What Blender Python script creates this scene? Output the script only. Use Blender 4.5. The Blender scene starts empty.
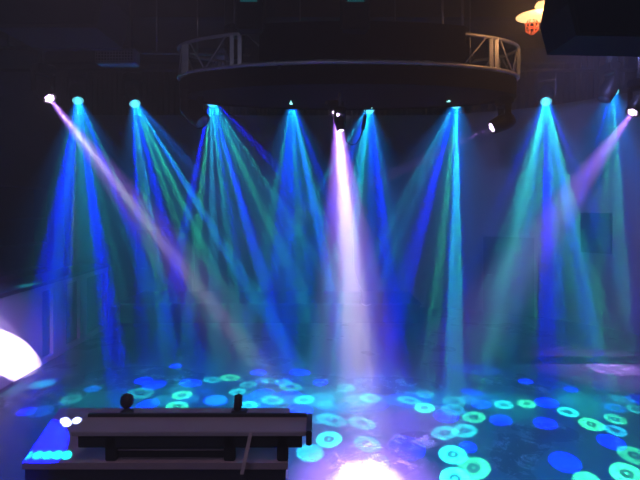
import bpy, bmesh, math, random
from mathutils import Vector, Matrix
random.seed(7)
PI = math.pi
scene = bpy.context.scene
C = scene.collection
EYE = 2.6; F = 500.0; HY = 205.0

def P(px, py, d):
    """point seen at photo pixel (px,py) at distance d in front of the camera"""
    return Vector(((px-320)/F*d, d, EYE-(py-HY)/F*d))
def FL(px, py):
    """point of the floor seen at a photo pixel"""
    return P(px, py, EYE*F/(py-HY))

# ------------------------------------------------------------ camera
cd = bpy.data.cameras.new('camera'); cam = bpy.data.objects.new('camera', cd); C.objects.link(cam)
cam.location = (0, 0, EYE); cam.rotation_euler = (PI/2, 0, 0)
cd.sensor_width = 36; cd.lens = 36*F/640; cd.shift_y = -(240-HY)/640
cd.clip_start = 0.05; cd.clip_end = 100
scene.camera = cam
vs = scene.view_settings
vs.view_transform = 'Standard'; vs.look = 'None'; vs.gamma = 1; vs.use_curve_mapping = False
vs.exposure = 0.0
cy = scene.cycles
cy.max_bounces = 5; cy.diffuse_bounces = 2; cy.glossy_bounces = 3; cy.volume_bounces = 0; cy.transmission_bounces = 3
cy.use_denoising = True; cy.sample_clamp_indirect = 4; cy.use_light_tree = True
cy.caustics_reflective = False; cy.caustics_refractive = False

# ------------------------------------------------------------ world: haze
HAZE = 0.075
w = bpy.data.worlds.new('haze_air'); scene.world = w; w.use_nodes = True
nt = w.node_tree; nt.nodes.clear()
wo = nt.nodes.new('ShaderNodeOutputWorld')
bg = nt.nodes.new('ShaderNodeBackground'); bg.inputs[0].default_value = (0, 0, 0, 1)
vsn = nt.nodes.new('ShaderNodeVolumeScatter'); vsn.inputs['Density'].default_value = HAZE
vsn.inputs['Anisotropy'].default_value = 0.35; vsn.inputs['Color'].default_value = (1, 1, 1, 1)
nt.links.new(bg.outputs[0], wo.inputs['Surface']); nt.links.new(vsn.outputs[0], wo.inputs['Volume'])

# ------------------------------------------------------------ materials
def mat(name, col, rough=0.5, metal=0.0, spec=0.5, emit=None, es=0.0, bump=0.0, bscale=20, var=0.0, vscale=3):
    m = bpy.data.materials.new(name); m.use_nodes = True
    nt = m.node_tree; b = nt.nodes['Principled BSDF']
    b.inputs['Base Color'].default_value = (*col, 1); b.inputs['Roughness'].default_value = rough
    b.inputs['Metallic'].default_value = metal; b.inputs['Specular IOR Level'].default_value = spec
    if emit:
        b.inputs['Emission Color'].default_value = (*emit, 1); b.inputs['Emission Strength'].default_value = es
    tc = nt.nodes.new('ShaderNodeTexCoord')
    if var:
        n = nt.nodes.new('ShaderNodeTexNoise'); n.inputs['Scale'].default_value = vscale; n.inputs['Detail'].default_value = 4
        r = nt.nodes.new('ShaderNodeValToRGB')
        r.color_ramp.elements[0].color = (*[c*(1-var) for c in col], 1); r.color_ramp.elements[0].position = .3
        r.color_ramp.elements[1].color = (*[min(1, c*(1+var)) for c in col], 1); r.color_ramp.elements[1].position = .7
        nt.links.new(tc.outputs['Object'], n.inputs['Vector']); nt.links.new(n.outputs['Fac'], r.inputs[0])
        nt.links.new(r.outputs[0], b.inputs['Base Color'])
    if bump:
        n = nt.nodes.new('ShaderNodeTexNoise'); n.inputs['Scale'].default_value = bscale
        bp = nt.nodes.new('ShaderNodeBump'); bp.inputs['Strength'].default_value = bump; bp.inputs['Distance'].default_value = .01
        nt.links.new(tc.outputs['Object'], n.inputs['Vector']); nt.links.new(n.outputs['Fac'], bp.inputs['Height'])
        nt.links.new(bp.outputs[0], b.inputs['Normal'])
    return m

M = dict(
    black=mat('matte_black_metal', (.018, .018, .02), .45, .0, bump=.15, bscale=60),
    blackp=mat('black_plastic', (.012, .012, .015), .7, spec=.15, var=.3),
    drape=mat('black_drape', (.006, .007, .014), .95, spec=.05, var=.3, vscale=2),
    alu=mat('worn_aluminium', (.6, .6, .62), .38, .35, var=.15, vscale=8),
    steel=mat('steel', (.35, .35, .37), .35, .9, var=.1),
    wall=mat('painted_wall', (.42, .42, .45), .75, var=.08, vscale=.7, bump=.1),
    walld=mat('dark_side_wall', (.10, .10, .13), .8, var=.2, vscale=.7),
    door=mat('dark_door', (.10, .11, .15), .5, var=.1),
    ceil=mat('black_ceiling', (.02, .02, .024), .9, var=.3),
    white=mat('white_panel_paint', (.62, .60, .66), .5, var=.04),
    recess=mat('grey_blue_recess', (.14, .15, .22), .6, var=.1),
    stage=mat('stage_riser_board', (.07, .07, .10), .6, var=.2),
    desk=mat('desk_top_laminate', (.34, .26, .30), .4, var=.1),
    deskd=mat('dark_desk_front', (.025, .022, .035), .5, var=.2),
    board=mat('grey_mauve_board', (.33, .29, .34), .45, var=.1),
    vent=mat('perforated_grille', (.32, .31, .33), .5, .3),
    rubber=mat('black_rubber', (.01, .01, .01), .6, var=.1),
    streak=mat('pale_streak', (.42, .34, .36), .5, var=.3, vscale=20),
    poster=mat('dark_poster', (.05, .05, .08), .35, var=.4, vscale=6),
    wire=mat('pale_wire', (.75, .75, .8), .4, var=.05),
    red=mat('red_lamp_grille', (.7, .12, .06), .4, emit=(1, .16, .05), es=.5),
    amber=mat('lit_amber_glass', (1, .7, .4), .4, emit=(1, .55, .22), es=2.6),
    dial=mat('teal_indicator', (.0, .1, .1), .4, emit=(0, .55, .6), es=.12),
    indic=mat('bright_indicator', (.3, .8, .9), .4, emit=(.35, 1, 1), es=2.5),
    lensoff=mat('unlit_lens_glass', (.35, .4, .55), .12),
)
def lensmat(name, col, s):
    return mat(name, (.02, .02, .02), .2, emit=col, es=s)
M['lens_cyan'] = lensmat('cyan_lit_lens', (.12, .95, 1), 2.6)
M['lens_violet'] = lensmat('violet_lit_lens', (.95, .72, 1), 5.0)
for _k, _c, _s in (('lens_cyan', (.18, .9, 1, 1), 1.6), ('lens_violet', (.85, .6, 1, 1), 4.0)):
  _nt = M[_k].node_tree; _nt.nodes.clear()
  _o = _nt.nodes.new('ShaderNodeOutputMaterial'); _a = _nt.nodes.new('ShaderNodeAddShader'); _t = _nt.nodes.new('ShaderNodeBsdfTransparent'); _e = _nt.nodes.new('ShaderNodeEmission')
  _e.inputs[0].default_value = _c; _e.inputs[1].default_value = _s
  _nt.links.new(_t.outputs[0], _a.inputs[0]); _nt.links.new(_e.outputs[0], _a.inputs[1]); _nt.links.new(_a.outputs[0], _o.inputs[0])

# floor: dark glossy with wet scuffs and a whitened beam spot
m = bpy.data.materials.new('wet_dance_floor'); m.use_nodes = True; nt = m.node_tree; b = nt.nodes['Principled BSDF']
tc = nt.nodes.new('ShaderNodeTexCoord')
mp = nt.nodes.new('ShaderNodeMapping'); mp.inputs['Scale'].default_value = (1, 1.0, 1)
nt.links.new(tc.outputs['Object'], mp.inputs[0])
n1 = nt.nodes.new('ShaderNodeTexNoise'); n1.inputs['Scale'].default_value = .9; n1.inputs['Detail'].default_value = 3
n2 = nt.nodes.new('ShaderNodeTexNoise'); n2.inputs['Scale'].default_value = 11; n2.inputs['Detail'].default_value = 6; n2.inputs['Distortion'].default_value = 1.5
vo = nt.nodes.new('ShaderNodeTexVoronoi'); vo.inputs['Scale'].default_value = 26
for n in (n1, n2, vo): nt.links.new(mp.outputs[0], n.inputs['Vector'])
def mth(nt, op, a, b_, c=None, clamp=False):
    n = nt.nodes.new('ShaderNodeMath'); n.operation = op; n.use_clamp = clamp
    for i, v in enumerate((a, b_, c)):
        if v is None: continue
        if isinstance(v, (int, float)): n.inputs[i].default_value = v
        else: nt.links.new(v, n.inputs[i])
    return n.outputs[0]
def mixv(nt, op, a, b_):
    n = nt.nodes.new('ShaderNodeVectorMath'); n.operation = op
    for i, v in enumerate((a, b_)):
        if isinstance(v, (tuple, list, Vector)): n.inputs[i].default_value = tuple(v)
        else: nt.links.new(v, n.inputs[i])
    return n
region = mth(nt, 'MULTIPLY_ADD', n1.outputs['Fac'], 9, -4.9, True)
for (px, py, rx, ry) in ((612, 368, .7, .45), (367, 476, .5, .35), (385, 385, 1.1, .5), (140, 375, 1.2, .6), (290, 380, 1.2, .4), (550, 432, .45, .35), (420, 440, .4, .3), (60, 395, .5, .3)):  # second patch: foam, also whitens the floor where the central beam lands
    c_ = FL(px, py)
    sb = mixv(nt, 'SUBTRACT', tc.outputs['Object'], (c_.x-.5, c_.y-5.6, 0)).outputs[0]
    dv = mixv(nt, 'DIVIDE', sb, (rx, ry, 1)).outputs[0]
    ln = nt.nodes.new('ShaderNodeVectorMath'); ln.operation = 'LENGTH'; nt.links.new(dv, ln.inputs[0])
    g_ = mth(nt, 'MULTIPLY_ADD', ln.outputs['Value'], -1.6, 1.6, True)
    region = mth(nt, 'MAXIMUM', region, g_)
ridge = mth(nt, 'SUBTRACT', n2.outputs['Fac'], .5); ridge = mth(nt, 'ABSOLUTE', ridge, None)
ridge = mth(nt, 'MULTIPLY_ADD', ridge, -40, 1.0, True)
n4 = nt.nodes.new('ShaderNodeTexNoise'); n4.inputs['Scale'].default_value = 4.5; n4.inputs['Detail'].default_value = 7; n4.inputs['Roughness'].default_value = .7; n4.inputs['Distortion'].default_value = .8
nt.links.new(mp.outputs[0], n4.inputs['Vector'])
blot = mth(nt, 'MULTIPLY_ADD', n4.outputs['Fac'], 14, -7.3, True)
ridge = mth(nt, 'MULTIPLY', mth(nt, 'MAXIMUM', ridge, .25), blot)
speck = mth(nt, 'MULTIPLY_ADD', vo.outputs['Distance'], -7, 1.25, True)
wet_and_spot = mth(nt, 'MULTIPLY', mth(nt, 'MAXIMUM', mth(nt, 'MULTIPLY', ridge, 1.6), mth(nt, 'MULTIPLY', speck, blot)), region, None, True)
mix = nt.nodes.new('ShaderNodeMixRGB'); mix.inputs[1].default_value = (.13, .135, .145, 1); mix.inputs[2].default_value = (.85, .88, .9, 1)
nt.links.new(wet_and_spot, mix.inputs[0]); nt.links.new(mix.outputs[0], b.inputs['Base Color'])
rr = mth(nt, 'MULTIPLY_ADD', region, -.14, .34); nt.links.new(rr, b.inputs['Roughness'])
bp = nt.nodes.new('ShaderNodeBump'); bp.inputs['Strength'].default_value = .25; bp.inputs['Distance'].default_value = .01
nt.links.new(n2.outputs['Fac'], bp.inputs['Height']); nt.links.new(bp.outputs[0], b.inputs['Normal'])
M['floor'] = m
# perforations on the vent
m = M['vent']; nt = m.node_tree; b = nt.nodes['Principled BSDF']; tc = nt.nodes.new('ShaderNodeTexCoord')
vo = nt.nodes.new('ShaderNodeTexVoronoi'); vo.inputs['Scale'].default_value = 24; vo.inputs['Randomness'].default_value = 0
nt.links.new(tc.outputs['Object'], vo.inputs['Vector'])
r = nt.nodes.new('ShaderNodeValToRGB'); r.color_ramp.elements[0].position = .28; r.color_ramp.elements[0].color = (.08, .08, .08, 1)
r.color_ramp.elements[1].position = .36; r.color_ramp.elements[1].color = (.65, .62, .64, 1)
nt.links.new(vo.outputs['Distance'], r.inputs[0]); nt.links.new(r.outputs[0], b.inputs['Base Color'])

# ------------------------------------------------------------ geometry helpers
class MB:
    def __init__(s): s.bm = bmesh.new()
    def box(s, c, size, rot=None, bevel=0.0):
        t = bmesh.new(); bmesh.ops.create_cube(t, size=1)
        bmesh.ops.scale(t, vec=Vector(size), verts=t.verts)
        if bevel: bmesh.ops.bevel(t, geom=t.edges[:], offset=bevel, segments=2, affect='EDGES')
        mx = Matrix.Translation(Vector(c)) @ (rot.to_4x4() if rot is not None else Matrix())
        t.transform(mx); s._merge(t); return s
    def _merge(s, t):
        me = bpy.data.meshes.new('t'); t.to_mesh(me); t.free(); s.bm.from_mesh(me); bpy.data.meshes.remove(me)
    def tube(s, pts, r, seg=10, closed=False):
        pts = [Vector(p) for p in pts]; n = len(pts); rings = []
        prev = None
        for i, p in enumerate(pts):
            a = pts[(i-1) % n] if (i or closed) else p
            c = pts[(i+1) % n] if (i < n-1 or closed) else p
            t = (c-a).normalized()
            if prev is None:
                u = t.orthogonal().normalized()
            else:
                u = (prev - t*prev.dot(t)).normalized()
            prev = u; v = t.cross(u)
            rr = r[i] if isinstance(r, (list, tuple)) else r
            rings.append([s.bm.verts.new(p + (u*math.cos(2*PI*k/seg)+v*math.sin(2*PI*k/seg))*rr) for k in range(seg)])
        m_ = n if closed else n-1
        for i in range(m_):
            A, B = rings[i], rings[(i+1) % n]
            for k in range(seg):
                f = s.bm.faces.new((A[k], A[(k+1) % seg], B[(k+1) % seg], B[k])); f.smooth = True
        if not closed:
            s.bm.faces.new(rings[0][::-1]); s.bm.faces.new(rings[-1])
        return s
    def lathe(s, prof, mx=None, seg=28, cap=True):
        """prof: (radius, z) list, around local z"""
        mx = mx or Matrix(); rings = []
        for (r, z) in prof:
            rings.append([s.bm.verts.new(mx @ Vector((r*math.cos(2*PI*k/seg), r*math.sin(2*PI*k/seg), z))) for k in range(seg)])
        for A, B in zip(rings, rings[1:]):
            for k in range(seg):
                f = s.bm.faces.new((A[k], A[(k+1) % seg], B[(k+1) % seg], B[k])); f.smooth = True
        if cap:
            s.bm.faces.new(rings[0][::-1]); s.bm.faces.new(rings[-1])
        return s
    def prism(s, poly, vec):
        """extrude polygon (list of Vector) by vec"""
        a = [s.bm.verts.new(Vector(p)) for p in poly]; b_ = [s.bm.verts.new(Vector(p)+Vector(vec)) for p in poly]
        n = len(a); s.bm.faces.new(a); s.bm.faces.new(b_[::-1])
        for k in range(n): s.bm.faces.new((a[k], b_[k], b_[(k+1) % n], a[(k+1) % n]))
        return s
    def build(s, name, m, parent=None, **kw):
        bmesh.ops.recalc_face_normals(s.bm, faces=s.bm.faces)
        me = bpy.data.meshes.new(name); s.bm.to_mesh(me); s.bm.free()
        o = bpy.data.objects.new(name, me); C.objects.link(o); me.materials.append(m)
        if parent is not None:
            o.parent = parent
            o.matrix_parent_inverse = world_of(parent).inverted()
        for k, v in kw.items(): o[k] = v
        return o
def world_of(o):
    mx = o.matrix_basis.copy()
    while o.parent:
        mx = o.parent.matrix_basis @ o.matrix_parent_inverse @ mx if False else (world_of(o.parent) @ o.matrix_parent_inverse @ mx)
        break
    return mx
def thing(name, loc, label, cat, group=None):
    o = bpy.data.objects.new(name, None); C.objects.link(o); o.location = loc; o.empty_display_size = .1
    o['label'] = label; o['category'] = cat
    if group: o['group'] = group
    return o
S = dict(kind='structure')

# ------------------------------------------------------------ room shell
CZ = 6.0
wallpts = [(-6.5, 12.7), (0, 12.75), (2.7, 12.7), (3.9, 12.35), (5.2, 11.55), (6.4, 10.0), (7.1, 8.4), (7.4, 6.5), (7.5, 3.0), (7.5, -1.5)]
def cr(pts, n=8):
    out = []
    for i in range(len(pts)-1):
        p0 = Vector(pts[max(i-1, 0)]); p1 = Vector(pts[i]); p2 = Vector(pts[i+1]); p3 = Vector(pts[min(i+2, len(pts)-1)])
        for k in range(n):
            t = k/n
            out.append(.5*((2*p1)+(p2-p0)*t+(2*p0-5*p1+4*p2-p3)*t*t+(3*p1-p0-3*p2+p3)*t**3))
    out.append(Vector(pts[-1])); return out
wp = cr(wallpts)
def wallmesh(pts, name, m):
    b = MB(); b.bm
    for a, c in zip(pts, pts[1:]):
        t = (c-a).normalized(); nrm = Vector((-t.y, t.x))*.12
        q = [Vector((a.x, a.y, 0)), Vector((c.x, c.y, 0)), Vector((c.x+nrm.x, c.y+nrm.y, 0)), Vector((a.x+nrm.x, a.y+nrm.y, 0))]
        b.prism(q, (0, 0, CZ))
    return b.build(name, m, **S)
cut = 5*8
wallmesh(wp[:cut+1], 'wall_back', M['wall'])
wallmesh(wp[cut:], 'wall_right', M['wall'])
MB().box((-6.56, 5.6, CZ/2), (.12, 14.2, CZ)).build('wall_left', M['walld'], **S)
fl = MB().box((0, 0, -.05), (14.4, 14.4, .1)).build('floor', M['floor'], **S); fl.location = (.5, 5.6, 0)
MB().box((.5, 5.6, CZ+.05), (14.4, 14.4, .1)).build('ceiling', M['ceil'], **S)
def wall_at(px):
    """where the curved wall is seen in column px: point, tangent, inward normal"""
    k = (px-320)/F
    for a, c in zip(wp, wp[1:]):
        fa = a.x-k*a.y; fc = c.x-k*c.y
        if fa <= 0 <= fc:
            t = fa/(fa-fc); p = a.lerp(c, t); tg = (c-a).normalized()
            return p, tg, Vector((tg.y, -tg.x))
def on_wall(px0, px1, py0, py1, th, off=0.0):
    a, _, _ = wall_at(px0); c, _, _ = wall_at(px1)
    tg = (c-a).normalized(); nr = Vector((tg.y, -tg.x)); mid = (a+c)/2 + nr*(.06+th/2+off)
    z1 = EYE-(py0-HY)/F*mid.y; z0 = EYE-(py1-HY)/F*mid.y
    rot = Matrix.Rotation(math.atan2(tg.y, tg.x), 3, 'Z')
    return Vector((mid.x, mid.y, (z0+z1)/2)), ((c-a).length, th, z1-z0), rot, nr
# doors and framed panel on the wall
for nme, (x0, x1, y0, y1) in (('door_1', (138, 193, 230, 306)), ('door_2', (484, 535, 237, 318))):
    c, sz, rot, nr = on_wall(x0, x1, y0, y1, .05)
    if nme == 'door_2':
        c.z = (c.z+sz[2]/2)/2; sz = (sz[0], sz[1], c.z*2)
    d = MB().box(c, sz, rot, .008).build(nme, M['door'], **S)
    t = MB()
    ax = rot @ Vector((1, 0, 0))
    for sgn in (-1, 1): t.box(c+ax*sgn*(sz[0]/2+.03)+nr.to_3d()*.01, (.06, .07, sz[2]), rot)
    t.box(c+Vector((0, 0, sz[2]/2+.03)), (sz[0]+.12, .07, .06), rot)
    t.build('door_frame', M['wall'], d)
    MB().tube([c-ax*sz[0]*.4+nr.to_3d()*.03, c-ax*sz[0]*.4+nr.to_3d()*.09, c-ax*sz[0]*.3+nr.to_3d()*.09], .012).build('door_handle', M['steel'], d)
c, sz, rot, nr = on_wall(583, 614, 213, 253, .05)
o = thing('framed_picture', c, 'dark framed poster hanging on the curved right-hand wall', 'picture')
MB().box(c, sz, rot, .006).build('frame', M['black'], o)
MB().box(c+nr.to_3d()*.03, (sz[0]*.9, .01, sz[2]*.9), rot).build('print', M['poster'], o)

# low stage along the back wall
o = thing('stage_platform', (-1.0, 11.7, 0), 'long low dark stage riser running along the foot of the back wall', 'stage')
MB().box((-1.1, 11.75, .2), (6.6, 1.5, .4), None, .01).build('riser', M['stage'], o)
MB().box((-1.1, 11.74, .42), (6.66, 1.56, .04), None, .008).build('deck', M['recess'], o)

# black valance over the back wall
o = MB()
vp = wp[:cut+9]
zz0 = 4.86
for i in range(len(vp)-1):
    a, c = vp[i], vp[i+1]
    n_ = max(1, int((c-a).length/.12))
    for k in range(n_):
        p = a.lerp(c, k/n_); q = a.lerp(c, (k+1)/n_); tg = (q-p).normalized(); nr = Vector((tg.y, -tg.x))
        m_ = (p+q)/2 + nr*(.17 + .05)
        p2 = p+nr*.15; q2 = q+nr*.15; off = nr*.05
        o.prism([Vector((p2.x, p2.y, zz0)), Vector((m_.x, m_.y, zz0)), Vector((q2.x, q2.y, zz0))], (0, 0, CZ-zz0-.01))
v = o.build('valance_curtain', M['drape'])
v['label'] = 'black pleated valance hanging high across the back wall'; v['category'] = 'curtain'

# left white partition (bar front) with framed openings
o = thing('bar_counter', (-4.7, 8, 0), 'low white bar counter with framed openings along the left side', 'counter')
X = -4.5
MB().box((X-.28, 8.05, .62), (.44, 5.1, 1.24), None, .005).build('body', M['recess'], o)
MB().box((X-.3, 8.05, 1.32), (.66, 5.2, .06), None, .01).build('countertop', M['stage'], o)
MB().box((X-.03, 6.8, .645), (.06, 2.62, 1.29), None, .004).build('front_panel', M['white'], o)
for (a, c) in ((8.43, 8.86), (9.375, 9.66), (10.45, 10.6)):
    MB().box((X-.03, (a+c)/2, .645), (.06, c-a, 1.29), None, .004).build('post', M['white'], o)
MB().box((X-.032, 9.35, 1.24), (.055, 2.5, .1), None, .004).build('top_rail', M['white'], o)
MB().box((X-.032, 9.35, .05), (.055, 2.5, .1), None, .004).build('bottom_rail', M['white'], o)

# dim back-bar shelving at the far left, behind the counter
o = thing('back_bar_shelf', (-6.3, 9.5, 0), 'dim dark shelving unit standing behind the white counter at far left', 'shelf')
MB().box((-6.3, 9.3, 1.5), (.3, .06, 3.0)).build('side_panel', M['stage'], o)
MB().box((-6.3, 11.3, 1.5), (.3, .06, 3.0)).build('side_panel', M['stage'], o)
for z in (.5, 1.2, 1.75, 2.3, 2.97):
    MB().box((-6.3, 10.3, z), (.34, 1.94, .04)).build('shelf_board', M['recess'], o)

# ------------------------------------------------------------ ceiling rig
# two straight pipes carrying the heads
RD = 9.5; RZ = 5.16
def pipe_bar(name, a, c, r, label, cat, zc=CZ, m='black'):
    a = Vector(a); c = Vector(c)
    o = thing(name, (a+c)/2, label, cat)
    MB().tube([a, c], r, 14).build('pipe', M[m], o)
    for t in (.08, .36, .64, .92):
        p = a.lerp(c, t)
        MB().tube([p, (p.x, p.y, zc)], .012, 8).build('drop_rod', M[m], o)
    return o
pipe_bar('lighting_bar', (-6.3, RD, RZ), (6.3, RD, RZ), .03, 'long black lighting pipe carrying the row of cyan beam heads', 'lighting bar')
pipe_bar('lighting_bar', P(-60, 70, 6.9)+Vector((0, 0, .3)), P(130, 70, 6.9)+Vector((0, 0, .3)), .03, 'short dark pipe at upper left holding the violet spotlight', 'lighting bar')
pipe_bar('lighting_bar', P(560, 62, 7.2)+Vector((0, 0, .3)), P(760, 62, 7.2)+Vector((0, 0, .3)), .03, 'short dark pipe at upper right holding the violet spotlight', 'lighting bar')
for i, (y, lab) in enumerate(((8.3, 'nearer'), (10.9, 'farther'))):
    o = MB().box((.4, y, CZ-.16), (13.0, .16, .3)).build('ceiling_beam', M['ceil']); o['label'] = '%s dark steel beam crossing under the black ceiling' % lab; o['category'] = 'beam'

# oval truss with drum
TC = Vector((((178+518)/2-320)/F*7.0, 7.0)); A_, B_ = 2.36, .86
def oval(t, z, k=1.0): return Vector((TC.x+A_*k*math.cos(t), TC.y+B_*k*math.sin(t), z))
o = thing('circular_truss', (TC.x, TC.y, 4.1), 'big oval aluminium ladder truss with a dark drum skirt hanging overhead', 'truss')
N = 72
zb, zt = 4.36, 4.76
MB().tube([oval(2*PI*k/N, zt) for k in range(N)], .024, 8, True).build('top_chord', M['alu'], o)
MB().tube([oval(2*PI*k/N, zb) for k in range(N)], .024, 8, True).build('bottom_chord', M['alu'], o)
for k in range(12):
    t = 2*PI*(k+.5)/12 + .12
    for dt in (-.028, .028):
        MB().box((oval(t+dt, 0).x, oval(t+dt, 0).y, (zb+zt)/2), (.05, .03, zt-zb)).build('upright', M['alu'], o)
    t2 = 2*PI*(k+1.5)/12 + .12
    MB().tube([oval(t+.07, zt), oval((t+t2)/2, zb)], .012, 6).build('diagonal', M['alu'], o)
    MB().tube([oval(t2-.07, zt), oval((t+t2)/2, zb)], .012, 6).build('diagonal', M['alu'], o)
# drum skirt + closed underside
b_ = MB(); seg = 96
zlo = 4.09
for k in range(seg):
    t0, t1 = 2*PI*k/seg, 2*PI*(k+1)/seg
    q = [oval(t0, zlo, .99), oval(t1, zlo, .99), oval(t1, zlo, .955), oval(t0, zlo, .955)]
    b_.prism(q, (0, 0, .24))
b_.build('drum_skirt', M['drape'], o)
b_ = MB(); b_.prism([oval(2*PI*k/seg, zlo+.02, .955) for k in range(seg)], (0, 0, .02)); b_.build('underside_panel', M['drape'], o)
cv = MB()
for k in range(20):
    t0 = math.radians(242+k*3.2); t1 = math.radians(242+(k+1)*3.2)
    q = [oval(t0, zb+.03, 1.02), oval(t1, zb+.03, 1.02), oval(t1, zb+.03, 1.035), oval(t0, zb+.03, 1.035)]
    cv.prism(q, (0, 0, .46))
cv.build('dark_cover', M['drape'], o)  # added black sheet that keeps the near middle of the truss dark
for (px, py, w_, h_) in ((291, 100, .045, .05), (449, 98.5, .05, .018), (372, 105.5, .012, .012)):
    c_ = P(px, py, (zlo-EYE)*F/(HY-py)) - Vector((0, 0, .03))
    MB().prism([c_+Vector((-w_/2, 0, -h_/2)), c_+Vector((w_/2, 0, -h_/2)), c_+Vector((0, 0, h_/2))], (0, .05, .0)).build('indicator_light', M['indic'], o)
for t in (.35, 1.25, 1.9, 2.8, 3.5, 4.3, 5.1, 5.95):
    MB().box((oval(t, 0, .95).x, oval(t, 0, .95).y, 4.34), (.04, .1, .1)).build('bracket', M['black'], o)
for px in (225, 300, 395, 470):
    x = (px-320)/F*7.0
    MB().tube([(x, 7.0, zlo+.03), (x, 7.0, CZ)], .01, 6).build('hoist_chain', M['steel'], o)
# small lit indicators on the fixtures inside the ring are built with the fixtures below

# ------------------------------------------------------------ light helper
CY = (.015, .62, 1.0); GR = (.04, .95, .42); BL = (.0, .004, 2.4); TE = (.02, .62, .58); LB = (.0, .20, 1.4); CG = (.02, .92, .88); SG = (.0, .50, .42)
DIRSIGN = 1.0
def inset_axis(dirs):
    return sum((d[0] for d in dirs), Vector()).normalized()
def gobo_light(name, pos, discs, power, soft=.004, inset=0.0):
    """discs: (target point, radius m at the target, colour, strength, kind)"""
    ld = bpy.data.lights.new(name, 'SPOT'); ob = bpy.data.objects.new(name, ld); C.objects.link(ob)
    ob.location = pos; ld.energy = power; ld.shadow_soft_size = soft; ld.spot_blend = 0.0; ld.color = (1, 1, 1)
    dirs = []
    for (tp, r, col, st, kd) in discs:
        v = tp-pos; dirs.append((v.normalized(), r/v.length, col, st, kd))
    # bounding cone: small iteration
    ax = sum((d[0] for d in dirs), Vector()).normalized()
    for _ in range(400):
        worst = max(dirs, key=lambda d: ax.angle(d[0])+d[1])
        ax = (ax + worst[0]*.01).normalized()
    half = max(ax.angle(d[0])+d[1] for d in dirs)+.01
    ld.spot_size = min(PI*.95, 2*half)
    ob.rotation_euler = (ax).to_track_quat('-Z', 'Y').to_euler()
    if inset:
        ob.location = Vector(pos) - Vector(inset_axis(dirs))*min(.2, .08/math.tan(min(1.2, half)))
    ld.use_nodes = True; nt = ld.node_tree; nt.nodes.clear()
    out = nt.nodes.new('ShaderNodeOutputLight'); em = nt.nodes.new('ShaderNodeEmission'); nt.links.new(em.outputs[0], out.inputs[0])
    geo = nt.nodes.new('ShaderNodeNewGeometry'); D = geo.outputs['Incoming']
    acc = None
    for (d, a, col, st, kd) in dirs:
        k = 1.0/(1-math.cos(a))
        dt = mixv(nt, 'DOT_PRODUCT', D, d*DIRSIGN).outputs['Value']
        s = mth(nt, 'MULTIPLY_ADD', dt, -k, k)
        cr_ = nt.nodes.new('ShaderNodeValToRGB'); ra = cr_.color_ramp; ra.interpolation = 'LINEAR'
        if kd == 'ring': stops = [(0, .75), (.012, .6), (.03, .08), (.11, .10), (.20, .9), (.34, .95), (.46, .6), (.58, 1.0), (.8, .95), (1, 0)]
        elif kd == 'disc': stops = [(0, .9), (.5, 1), (.75, 1), (.9, .5), (1, 0)]
        else: stops = [(0, 1), (.2, .8), (.5, .4), (.8, .1), (1, 0)]
        ra.elements[0].position = 0; ra.elements[1].position = 1
        for (p, v) in stops[1:-1]: ra.elements.new(p)
        for e, (p, v) in zip(ra.elements, stops): e.color = (col[0]*v*st, col[1]*v*st, col[2]*v*st, 1)
        nt.links.new(s, cr_.inputs[0])
        acc = cr_.outputs[0] if acc is None else mixv(nt, 'ADD', acc, cr_.outputs[0]).outputs[0]
    nt.links.new(acc, em.inputs['Color']); em.inputs['Strength'].default_value = 1
    return ob, ax

def moving_head(lens, aim, label, group, lens_m, scale=1.0, hang=None, lens_r=.06, indic=False):
    """hanging moving head: clamp, base, two yoke arms, tilting head with lens; hang = height of what it is clamped to"""
    aim = Vector(aim).normalized(); s = scale; lens = Vector(lens)
    R = aim.to_track_quat('Z', 'Y').to_matrix().to_4x4()
    piv = lens - aim*.24*s
    o = thing('moving_head_light', piv, label, 'stage light', group)
    T = Matrix.Translation(piv) @ R
    MB().lathe([(.05*s, -.17*s), (.10*s, -.15*s), (.13*s, -.08*s), (.135*s, .05*s), (.12*s, .16*s), (.112*s, .235*s), (.102*s, .235*s), (.102*s, .0*s), (.03*s, -.05*s)], T, cap=False).build('head', M['black'], o)
    if lens_m == 'lens_violet' or lens_m == 'lens_multi':
        b_ = MB()
        for k in range(7):
            rr = 0 if k == 0 else .052*s; an = k*PI/3
            c = T @ Matrix.Translation((rr*math.cos(an), rr*math.sin(an), .218*s))
            b_.lathe([(.024*s, 0), (.024*s, .012*s), (.014*s, .02*s)], c, 12)
        b_.build('lens', M['lens_violet'], o)
    else:
        MB().lathe([(.101*s, .222*s), (.095*s, .236*s), (.06*s, .25*s), (.004, .256*s)], T, cap=False).build('lens', M[lens_m], o)
    # yoke axis horizontal, perpendicular to aim
    h = Vector((-aim.y, aim.x, 0))
    if h.length < .05: h = Vector((1, 0, 0))
    h.normalize()
    up = Vector((0, 0, 1)); rot = Matrix((h, up.cross(h), up)).transposed()
    basez = .27*s
    for sg in (-1, 1):
        MB().box(piv+h*sg*.165*s+up*.11*s, (.035*s, .10*s, .30*s), rot, .012*s).build('yoke_arm', M['black'], o)
    MB().box(piv+up*.255*s, (.36*s, .12*s, .03*s), rot, .008*s).build('yoke_bridge', M['black'], o)
    bs = MB().box(piv+up*(.345*s), (.30*s, .22*s, .13*s), rot, .02*s).build('base', M['blackp'], o)
    if indic:
        MB().box(piv+up*.345*s+Vector((0, -.112*s-.04, 0)), (.05*s, .006, .02*s)).build('display', M['indic'], o)
    zt_ = piv.z+.41*s
    top = hang if hang else zt_+.1
    b_ = MB(); b_.tube([piv+up*(.40*s), Vector((piv.x, piv.y, top-.02))], .018, 8)
    b_.box(Vector((piv.x, piv.y, top-.02)), (.05, .09, .07), rot, .008)
    b_.build('clamp', M['steel'], o)
    return o

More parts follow.
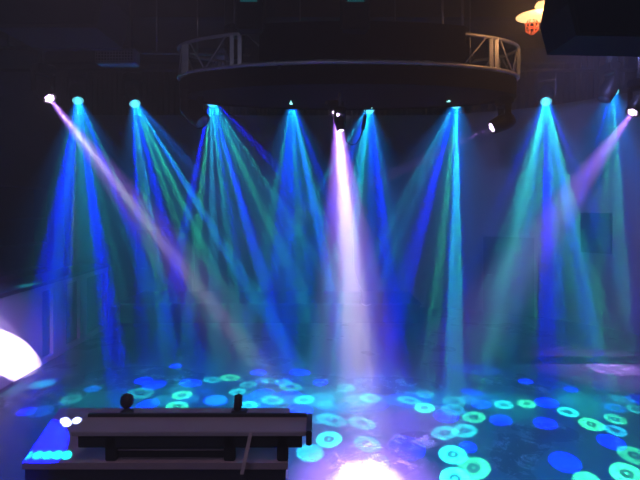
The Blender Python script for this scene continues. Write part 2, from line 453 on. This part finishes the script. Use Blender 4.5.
# ------------------------------------------------------------ cyan/blue/green beam heads
BEAMS = {
 'A': ((78, 101), [
    (42, 412, 14, LB, .2, 'disc'), (72, 400, 11, TE, .3, 'ring'), (93, 390, 9, LB, .35, 'disc'), (28, 412, 10, BL, .5, 'disc'),
    (122, 422, 15, BL, 1.0, 'disc'), (189, 384, 11, BL, 1.0, 'disc'), (140, 394, 14, TE, .4, 'ring'), (210, 381, 9, CG, .6, 'ring'), (100, 440, 22, TE, .35, 'disc')]),
 'B': ((135, 104), [
    (146, 381, 10, BL, 1.0, 'disc'), (179, 406, 12, GR, .9, 'ring'), (163, 440, 13, CY, .35, 'disc'), (213, 421, 14, BL, .8, 'disc'), (230, 378, 10, GR, .7, 'ring'),
    (269, 381, 8, TE, .5, 'ring'), (177, 367, 7, BL, .8, 'disc'), (298, 373, 10, BL, .9, 'disc'), (271, 400, 11, GR, .9, 'ring'), (328, 419, 13, CG, .9, 'ring')]),
 'C': ((212, 103), [
    (152, 404, 12, BL, .6, 'disc'), (185, 395, 11, GR, .8, 'ring'), (219, 421, 13, CY, .5, 'disc'), (250, 405, 10, CG, .8, 'ring'), (259, 373, 9, BL, .6, 'disc'), (300, 409, 13, BL, 1.0, 'disc'),
    (290, 387, 12, GR, .4, 'ring'), (405, 400, 10, CG, .9, 'ring'), (359, 422, 13, GR, .6, 'ring'), (466, 392, 9, BL, .6, 'disc')]),
 'D': ((292, 106), [
    (265, 394, 12, BL, .9, 'disc'), (290, 396, 13, BL, .8, 'disc'), (250, 385, 9, TE, .4, 'ring'), (320, 383, 8, BL, .7, 'disc'), (368, 398, 11, TE, .7, 'ring'), (353, 407, 12, BL, 1.0, 'disc'), (365, 442, 14, TE, .6, 'ring'),
    (240, 392, 9, CG, .6, 'ring'), (284, 383, 9, LB, .7, 'disc'), (345, 388, 10, TE, .5, 'ring'), (310, 450, 15, CY, .5, 'disc')]),
 'E': ((369, 110), [
    (191, 420, 12, CY, .5, 'disc'), (329, 438, 14, CG, 1.0, 'ring'), (305, 400, 11, CG, .8, 'ring'), (325, 405, 10, LB, .6, 'disc'), (404, 446, 19, BL, 1.0, 'disc'), (422, 395, 9, TE, .35, 'ring'), (375, 460, 14, LB, .4, 'disc')]),
 'F': ((456, 105), [
    (300, 418, 12, CY, .5, 'disc'), (326, 418, 12, CY, .4, 'disc'), (353, 466, 22, BL, .7, 'disc'), (424, 408, 11, GR, 1.0, 'ring'), (445, 416, 13, BL, 1.0, 'disc'), (451, 453, 15, CG, 1.1, 'ring'), (466, 446, 9, BL, .9, 'disc'), (453, 476, 16, CG, 1.1, 'ring'), (453, 402, 12, TE, .3, 'ring')]),
 'G': ((546, 102), [
    (448, 432, 13, CG, .8, 'ring'), (467, 430, 13, CG, .8, 'ring'), 
    (613, 419, 11, GR, .7, 'ring'), (613, 430, 11, CY, .8, 'ring'), (609, 441, 14, BL, 1.0, 'disc'),
    (476, 417, 12, GR, .8, 'ring'), (502, 420, 12, BL, .4, 'disc'), (483, 405, 10, BL, .4, 'disc'), (476, 466, 17, GR, 1.1, 'ring'), (505, 405, 10, CG, .8, 'ring'), (527, 404, 10, GR, .8, 'ring'), (547, 403, 12, BL, 1.0, 'disc'),
    (567, 412, 11, CG, .9, 'ring'), (590, 424, 13, GR, 1.0, 'ring'), (545, 423, 12, BL, 1.0, 'disc'), (564, 460, 16, BL, .9, 'disc'), (631, 454, 16, GR, .7, 'ring')]),
 'H': ((613, 92), [
    (528, 382, 8, BL, .8, 'disc'), (572, 390, 8, BL, .5, 'disc'), (615, 408, 11, LB, .3, 'ring'), (635, 409, 10, CG, .35, 'ring'),
    (626, 471, 17, GR, .7, 'ring'), (587, 478, 14, GR, .5, 'disc')]),
}
# broad coloured sectors of each fan
SECT = {
 'A': [(85, 400, 0.60, SG, 0.09, 'soft'), (150, 400, 0.60, SG, 0.11, 'soft'), (180, 392, 0.17, CY, 0.23, 'disc'), (200, 392, 0.17, LB, 0.25, 'soft'), (44, 385, 0.20, CY, 0.45, 'soft'), (124, 415, 0.19, BL, 1.0, 'disc'), (10, 390, 0.36, TE, 0.10, 'soft')],
 'B': [(165, 400, 0.15, CY, 0.17, 'disc'), (190, 400, 0.19, LB, 0.17, 'soft'), (262, 400, 0.63, SG, 0.14, 'soft'), (216, 400, 0.16, BL, 0.35, 'disc'), (315, 400, 0.17, CY, 0.20, 'disc'), (370, 380, 0.42, LB, 0.17, 'soft')],
 'C': [(218, 400, 0.15, CY, 0.30, 'disc'), (260, 400, 0.45, SG, 0.18, 'soft'), (345, 400, 0.60, SG, 0.15, 'soft'), (300, 400, 0.18, BL, 0.35, 'disc'), (388, 400, 0.15, CY, 0.20, 'disc'), (158, 385, 0.18, BL, 0.32, 'disc'), (470, 370, 0.27, BL, 0.21, 'disc'), (190, 385, 0.24, TE, 0.10, 'soft')],
 'D': [(357, 400, 0.17, CY, 0.23, 'disc'), (320, 400, 0.52, SG, 0.13, 'soft'), (400, 400, 0.20, BL, 0.28, 'disc'), (270, 400, 0.30, LB, 0.25, 'soft')],
 'E': [(191, 400, 0.14, CY, 0.23, 'disc'), (320, 400, 0.21, CY, 0.20, 'disc'), (345, 400, 0.45, SG, 0.16, 'soft'), (372, 400, 0.18, BL, 0.32, 'disc'), (260, 400, 0.27, BL, 0.21, 'disc'), (420, 400, 0.42, LB, 0.15, 'soft')],
 'F': [(296, 400, 0.15, CY, 0.28, 'disc'), (336, 410, 0.26, LB, 0.25, 'soft'), (378, 405, 0.15, BL, 0.49, 'disc'), (425, 400, 0.49, SG, 0.16, 'soft'), (452, 410, 0.15, CY, 0.28, 'disc'), (480, 400, 0.30, LB, 0.20, 'soft')],
 'G': [(420, 400, 0.18, BL, 0.24, 'disc'), (470, 400, 0.14, CY, 0.25, 'disc'), (510, 405, 0.48, SG, 0.20, 'soft'), (546, 403, 0.14, BL, 0.39, 'disc'), (583, 405, 0.48, SG, 0.20, 'soft'), (620, 400, 0.14, CY, 0.25, 'disc'), (668, 400, 0.20, BL, 0.21, 'disc')],
 'H': [(590, 400, 0.60, SG, 0.09, 'soft'), (570, 400, 0.17, CY, 0.07, 'disc'), (690, 400, 0.48, LB, 0.15, 'soft'), (640, 400, 0.18, BL, 0.17, 'disc')],
}
names = {'A': 'leftmost cyan-beam moving head, hung at the left end of the pipe', 'B': 'second cyan-beam moving head from the left with glowing round lens',
 'C': 'third cyan-beam moving head, partly behind the left of the oval truss', 'D': 'fourth cyan-beam moving head, just left of the central white beam',
 'E': 'fifth cyan-beam moving head, just right of the central white beam', 'F': 'sixth cyan-beam moving head, behind the right side of the truss drum',
 'G': 'seventh cyan-beam moving head with round bright lens, right of the truss', 'H': 'rightmost dark cyan-beam moving head beside the upper right violet light'}
BP = 30000.0
for k, ((hx, hy), ds) in BEAMS.items():
    L = P(hx, hy, RD)
    dd = []
    for (px, py, rx, col, st, kd) in ds:
        t = FL(px, py); dd.append((t, rx/F*t.y*.92, col, st, kd))
    mean = (sum((t[0] for t in dd), Vector())/len(dd) - L).normalized()
    ct = L + mean*6.0
    if k == 'A':
        dd.append((Vector((-1.95, 3.42, 1.0)), .22, BL, .8, 'disc'))
        for q in range(5):
            dd.append((Vector((-1.90+.06*q, 3.30+.002*(q%2), 1.0)), .028, (.0, .4+.1*q, .8), .4, 'disc'))
        for q in range(3):
            dd.append((Vector((-1.93+.045*q, 3.80-.05*(q%2), 1.0)), .030, (.35, .45, 1), .6, 'disc'))
    dd.append((ct, 2.4, (.0, .13, .50), .075, 'soft'))
    for (px, py, r, col, st, kd) in SECT.get(k, ()):
        dd.append((FL(px, py), r, col, st, kd))
    ob, ax = gobo_light('beam_light_'+k.lower(), L, dd, BP, .004, 1.0)
    piv = L - mean*.24
    moving_head(L, mean, names[k], 'cyan beam heads on the long pipe', 'lens_cyan', 1.0, RZ+.02, indic=(k in 'DEF'))

# ------------------------------------------------------------ violet spots
VI = (.42, .17, 1.0)
def violet(lens, target, r, power, label, hang, scale=.85, col=VI, kind='soft', core=0):
    lens = Vector(lens); aim = (target-lens).normalized()
    gobo_light('violet_light', lens-aim*.19*scale, [(target, r, col, 1.0, kind)] + ([(target, core, (1, .85, 1), 2.4, 'soft')] if core else []), power, .02)
    moving_head(lens, aim, label, 'violet wash heads', 'lens_violet', scale, hang)
violet(P(50, 99, 6.9), FL(352, 484), .60, 9500, 'violet spotlight at upper left sending its beam down to the right', P(50, 70, 6.9).z+.32, core=.2)
violet(P(632, 113, 7.2), FL(404, 425), .72, 8500, 'violet spotlight at the right edge sending its beam down to the left', P(632, 62, 7.2).z+.32)
violet(P(337, 113, 7.2), FL(369, 480), .80, 17000, 'violet-white spotlight hanging at the centre under the truss drum', zlo+.06, core=.36)
tgt = Vector((-4.47, 7.12, .50))
violet(P(491, 128, 7.0), tgt, .5, 2600, 'violet spotlight under the right end of the truss aimed across the room', zlo+.3)

# two more outside the frame: one added for the counter spot, one for the floor splash
def offframe(pos, target, r, power, core=1.0, cr_=.31, cc_=(.8, .6, 1)):
    gobo_light('violet_light', Vector(pos), [(target, r, VI, 1.0, 'soft'), (target, r*cr_, cc_, core, 'disc')], power)
offframe((-2.9, 3.2, 2.9), tgt+Vector((0, -.04, .02)), .95, 2600, 16.0, .31)  # added unseen lamp, whitens the spot on the counter panel
offframe((5.7, 7.0, 5.8), FL(612, 368), 1.3, 6500, 1.2, .30, (.6, .3, 1))
for pos_, tg_, en in (((4.0, 6.5, 5.8), (5.2, 11.5, 1.8), 800), ((-2.0, 10.2, 5.8), (-2.2, 12.6, 1.5), 90)):  # added fill without fixtures: blue washes that brighten the walls
    wl = bpy.data.lights.new('wall_fill_light', 'SPOT'); wob = bpy.data.objects.new('wall_fill_light', wl); C.objects.link(wob)
    wob.location = pos_; wob.rotation_euler = (Vector(tg_)-Vector(pos_)).to_track_quat('-Z', 'Y').to_euler()
    wl.energy = en; wl.color = (.28, .30, 1); wl.spot_size = math.radians(75); wl.spot_blend = 1; wl.shadow_soft_size = .1
hl = bpy.data.lights.new('desk_fill_light', 'SPOT'); ho = bpy.data.objects.new('desk_fill_light', hl); C.objects.link(ho)  # added unseen fill that brightens the desk and raised board
ho.location = (-1.0, 1.6, 5.6); ho.rotation_euler = (math.radians(22), 0, 0); hl.energy = 150; hl.color = (.9, .55, .75); hl.shadow_soft_size = .15; hl.spot_size = math.radians(34); hl.spot_blend = .6
hl = bpy.data.lights.new('front_fill_light', 'POINT'); ho = bpy.data.objects.new('front_fill_light', hl); C.objects.link(ho)  # added unseen fill behind the camera, lifts truss and rig
ho.location = (-1.2, -1.2, 5.0); hl.energy = 170; hl.color = (.62, .60, 1); hl.shadow_soft_size = .15

# unlit head below the left end of the truss
moving_head(P(203, 122, 6.75), (.75, -.35, -.75), 'unlit moving head hanging below the left end of the oval truss', None, 'lensoff', 1.0, zlo+.2)
moving_head(P(604, 100, 8.6), (-.45, -.1, -.85), 'dark unlit moving head hanging just left of the rightmost beam head', None, 'lensoff', 1.0, RZ)
moving_head(P(341, 131, 6.7), (.12, -.15, -1), 'small black fixture hanging in front of the central white beam', None, 'lens_violet', .5, zlo+.1)
# heads standing dark inside the ring
moving_head(P(437, 66, 6.9), (-.4, -.2, -.8), 'dark moving head inside the right half of the oval truss', None, 'lensoff', .8, 5.6)
moving_head(P(468, 62, 7.1), (.3, -.3, -.8), 'dark moving head beside the right end inside the oval truss', None, 'lensoff', .8, 5.6)
moving_head(P(237, 62, 6.9), (.2, -.2, -.9), 'dark moving head inside the left part of the oval truss', None, 'lensoff', .8, 5.6)

# ------------------------------------------------------------ loudspeakers
def speaker(poly, d, dep, label):
    pts = [P(x, y, d) for x, y in poly]
    cx = sum((p for p in pts), Vector())/len(pts)
    o = thing('loudspeaker', cx, label, 'loudspeaker', None)
    MB().prism(pts, (0, -dep, 0)).build('cabinet', M['blackp'], o)
    inner = [cx.lerp(p, .93)-Vector((0, dep+.012, 0)) for p in pts]
    MB().prism(inner, (0, .02, 0)).build('grille', M['drape'], o)
    for sx in (-1, 1):
        x = cx.x+sx*.25
        MB().box((x, d-dep*.5, max(p.z for p in pts)+(CZ-max(p.z for p in pts))/2), (.04, .04, CZ-max(p.z for p in pts))).build('bracket', M['black'], o)
speaker([(22, 0), (33, 48), (122, 48), (130, 18), (121, -40), (24, -40)], 4.8, .55, 'large black angular loudspeaker hanging at the upper left')
speaker([(540, 27), (547, 55), (652, 57), (660, 10), (640, -40), (552, -40)], 4.8, .55, 'large black angular loudspeaker hanging at the upper right')

# perforated light box
c = P(118, 58, 7.2)
o = thing('speaker_grille_box', c, 'small grey perforated box mounted high beside the left loudspeaker', 'ceiling box')
MB().box(c, (.57, .22, .21), None, .012).build('housing', M['alu'], o)
MB().box(c+Vector((0, -.115, 0)), (.53, .012, .17), None, .003).build('perforated_panel', M['vent'], o)
for sx in (-1, 1):
    MB().tube([c+Vector((sx*.2, 0, .1)), Vector((c.x+sx*.2, c.y, CZ))], .012, 6).build('hanger', M['black'], o)
# pipe beside it
pipe_bar('ceiling_pipe', P(104, 52, 7.6), P(250, 55, 7.6), .022, 'thin grey ceiling pipe running right from the perforated box', 'pipe', m='steel')
pipe_bar('ceiling_pipe', P(-10, -8, 5.5), P(34, 26, 6.3), .03, 'short grey pipe slanting at the top left corner', 'pipe', m='steel')

# near rig at the top edge: two dark fixtures with teal displays
for (px, lab) in ((250, 'left'), (355, 'right')):
    c = P(px, 16, 6.0)
    o = thing('power_dimmer', c, 'dark hanging equipment box with teal mark at top, %s of the two' % lab, 'equipment box')
    MB().box(c, (.30, .22, .38), None, .02).build('housing', M['blackp'], o)
    MB().box(c+Vector((0, -.115, .15)), (.2, .01, .05)).build('display', M['dial'], o)
    for sx in (-1, 1):
        MB().tube([c+Vector((sx*.17, 0, -.15)), c+Vector((sx*.17, 0, CZ-c.z))], .014, 6).build('hanger', M['black'], o)

# amber lamp
c = P(536, 19, 6.2)
o = thing('pendant_lamp', c, 'glowing amber pendant lamp with shallow dish beside the right loudspeaker', 'lamp')
MB().lathe([(.02, .0), (.12, .004), (.20, .018), (.235, .035), (.22, .042)], Matrix.Translation(c)).build('dish_shade', M['amber'], o)
MB().lathe([(.03, .125), (.08, .135), (.10, .16), (.08, .20), (.03, .22)], Matrix.Translation(c+Vector((.09, 0, 0)))).build('glass_globe', M['amber'], o)
b_ = MB()
cc = c+Vector((-.05, 0, -.11))
for k in range(8):
    an = 2*PI*k/8
    b_.tube([cc+Vector((math.cos(an)*r, math.sin(an)*r, z)) for r, z in ((.05, .09), (.08, .04), (.075, -.03), (.02, -.08))], .007, 6)
for r, z in ((.08, .04), (.075, -.03)):
    b_.tube([cc+Vector((math.cos(2*PI*k/20)*r, math.sin(2*PI*k/20)*r, z)) for k in range(20)], .006, 6, True)
b_.build('red_cage', M['red'], o)
MB().tube([c+Vector((.09, 0, .2)), Vector((c.x+.09, c.y, CZ))], .012, 6).build('stem', M['steel'], o)
pl = bpy.data.lights.new('amber_bulb', 'POINT'); po = bpy.data.objects.new('amber_bulb', pl); C.objects.link(po)
po.location = c+Vector((-.03, -.28, -.02)); pl.energy = 14; pl.color = (1, .45, .16); pl.shadow_soft_size = .05

# hanging cable with inline capsule near the centre
b0 = P(366, 112, 6.9)
o = thing('hanging_cable', b0, 'thin black cable with capsule connector looping below the truss drum', 'cable')
pts = [P(x, y, 6.9) for x, y in ((366, 106), (365, 116), (363, 128), (360, 138), (356, 144), (351, 145), (346, 141), (345, 128), (344, 110))]
MB().tube(cr([tuple(p) for p in pts], 5) if False else pts, .008, 8).build('wire', M['rubber'], o)
MB().tube([P(365.5, 115, 6.88), P(365, 117, 6.88), P(363, 128, 6.88), P(362.5, 130, 6.88)], [.012, .026, .026, .012], 12).build('connector', M['rubber'], o)
# thin pale wire near the back
o = thing('hanging_wire', P(353, 235, 10.5), 'thin pale curling wire hanging in front of the back wall', 'wire')
pts = [P(x, y, 10.5) for x, y in ((352, 96), (352, 180), (353, 240), (354, 270), (358, 284), (362, 290), (361, 296), (361, 303), (366, 306), (371, 304))]
MB().tube(pts, .010, 6).build('strand', M['wire'], o)

# ------------------------------------------------------------ foreground desk
zt = 1.0
o = thing('dj_desk', (-1.1, 3.5, 0), 'dark booth desk with raised board across it at the lower left', 'desk')
poly = [P(22, 463, 1.6*F/258), P(288, 463, 1.6*F/258), P(290, 408, 1.6*F/203), P(60, 408, 1.6*F/203)]
for p in poly: p.z = zt
MB().prism([p-Vector((0, 0, .04)) for p in poly], (0, 0, .04)).build('desktop', M['desk'], o)
ins = [Vector((p.x*.0+(p.x-(-1.1))*.985-1.1, (p.y-3.5)*.97+3.5, 0)) for p in poly]
MB().prism(ins, (0, 0, zt-.04)).build('body', M['deskd'], o)
zz = 1.2; H_ = EYE-zz
y0 = H_*F/(432-HY); y1 = H_*F/(417-HY)
xa = (71-320)/F*y0; xb = (306-320)/F*y0
MB().box(((xa+xb)/2, (y0+y1)/2, zz-.014), (xb-xa, y1-y0, .028), None, .004).build('raised_board', M['board'], o)
MB().box(((xa+xb)/2, y1+.012, zz-.005), (xb-xa, .024, .05), None, .004).build('back_lip', M['black'], o)
MB().box((xb+.018, (y0+y1)/2, zz-.03), (.036, y1-y0+.05, .09), None, .006).build('end_cap', M['black'], o)
MB().box(((xa+xb)/2, y0+.05, zz-.07), (xb-xa-.05, .03, .09), None, .004).build('apron', M['black'], o)
for px in (108, 228, 282):
    x = (px-320)/F*y0
    MB().box((x, y0+.06, (zt+zz-.03)/2), (.07, .05, zz-.03-zt), None, .006).build('riser_foot', M['blackp'], o)
# low unit and rail on the desktop under the board
yr = (EYE-1.06)*F/(449-HY)
xr0 = (106-320)/F*yr; xr1 = (226-320)/F*yr
MB().box(((xr0+xr1)/2, yr+.11, 1.03), (xr1-xr0, .2, .058), None, .004).build('equipment_tray', M['blackp'], o)
MB().tube([(xr0, yr-.005, 1.058), (xr1, yr-.005, 1.058)], .006, 8).build('tray_edge_rail', M['desk'], o)
# two mounts on the back strip
b0 = P(127, 412, 3.85); b0.z = zt
o = thing('desk_microphone', b0, 'small black ball-topped microphone standing on the left of the desk edge', 'microphone')
MB().lathe([(.05, 0), (.05, .012), (.02, .03), (.016, .05)], Matrix.Translation(b0)).build('base', M['rubber'], o)
MB().lathe([(.005, .035), (.03, .045), (.047, .07), (.052, .095), (.045, .125), (.025, .142), (.004, .147)], Matrix.Translation(b0)).build('foam_ball', M['rubber'], o)
b0 = P(238, 413, 3.85); b0.z = zt
o = thing('gooseneck_lamp', b0, 'small black upright cylinder lamp standing on the right of the desk edge', 'lamp')
MB().box(b0+Vector((.01, 0, .012)), (.12, .08, .024), None, .006).build('base', M['rubber'], o)
MB().tube([b0+Vector((-.01, 0, .02)), b0+Vector((0, 0, .05)), b0+Vector((.004, 0, .13)), b0+Vector((.004, 0, .145))], [.022, .032, .03, .012], 12).build('lamp_body', M['rubber'], o)
# solid pale strip in place of a reflected streak on the desk
p0 = P(249, 433, 3.08); p1 = P(240, 474, 3.02)
o = MB(); n = 10
for k in range(n):
    a = p0.lerp(p1, k/n); c2 = p0.lerp(p1, (k+1)/n)
    o.prism([a, a+Vector((.022, 0, 0)), c2+Vector((.022, 0, 0)), c2], (0, -.004, 0))
o = o.build('streak_strip', M['streak']); o['label'] = 'narrow pale strip in place of a reflected light streak down the desk front'; o['category'] = 'streak'
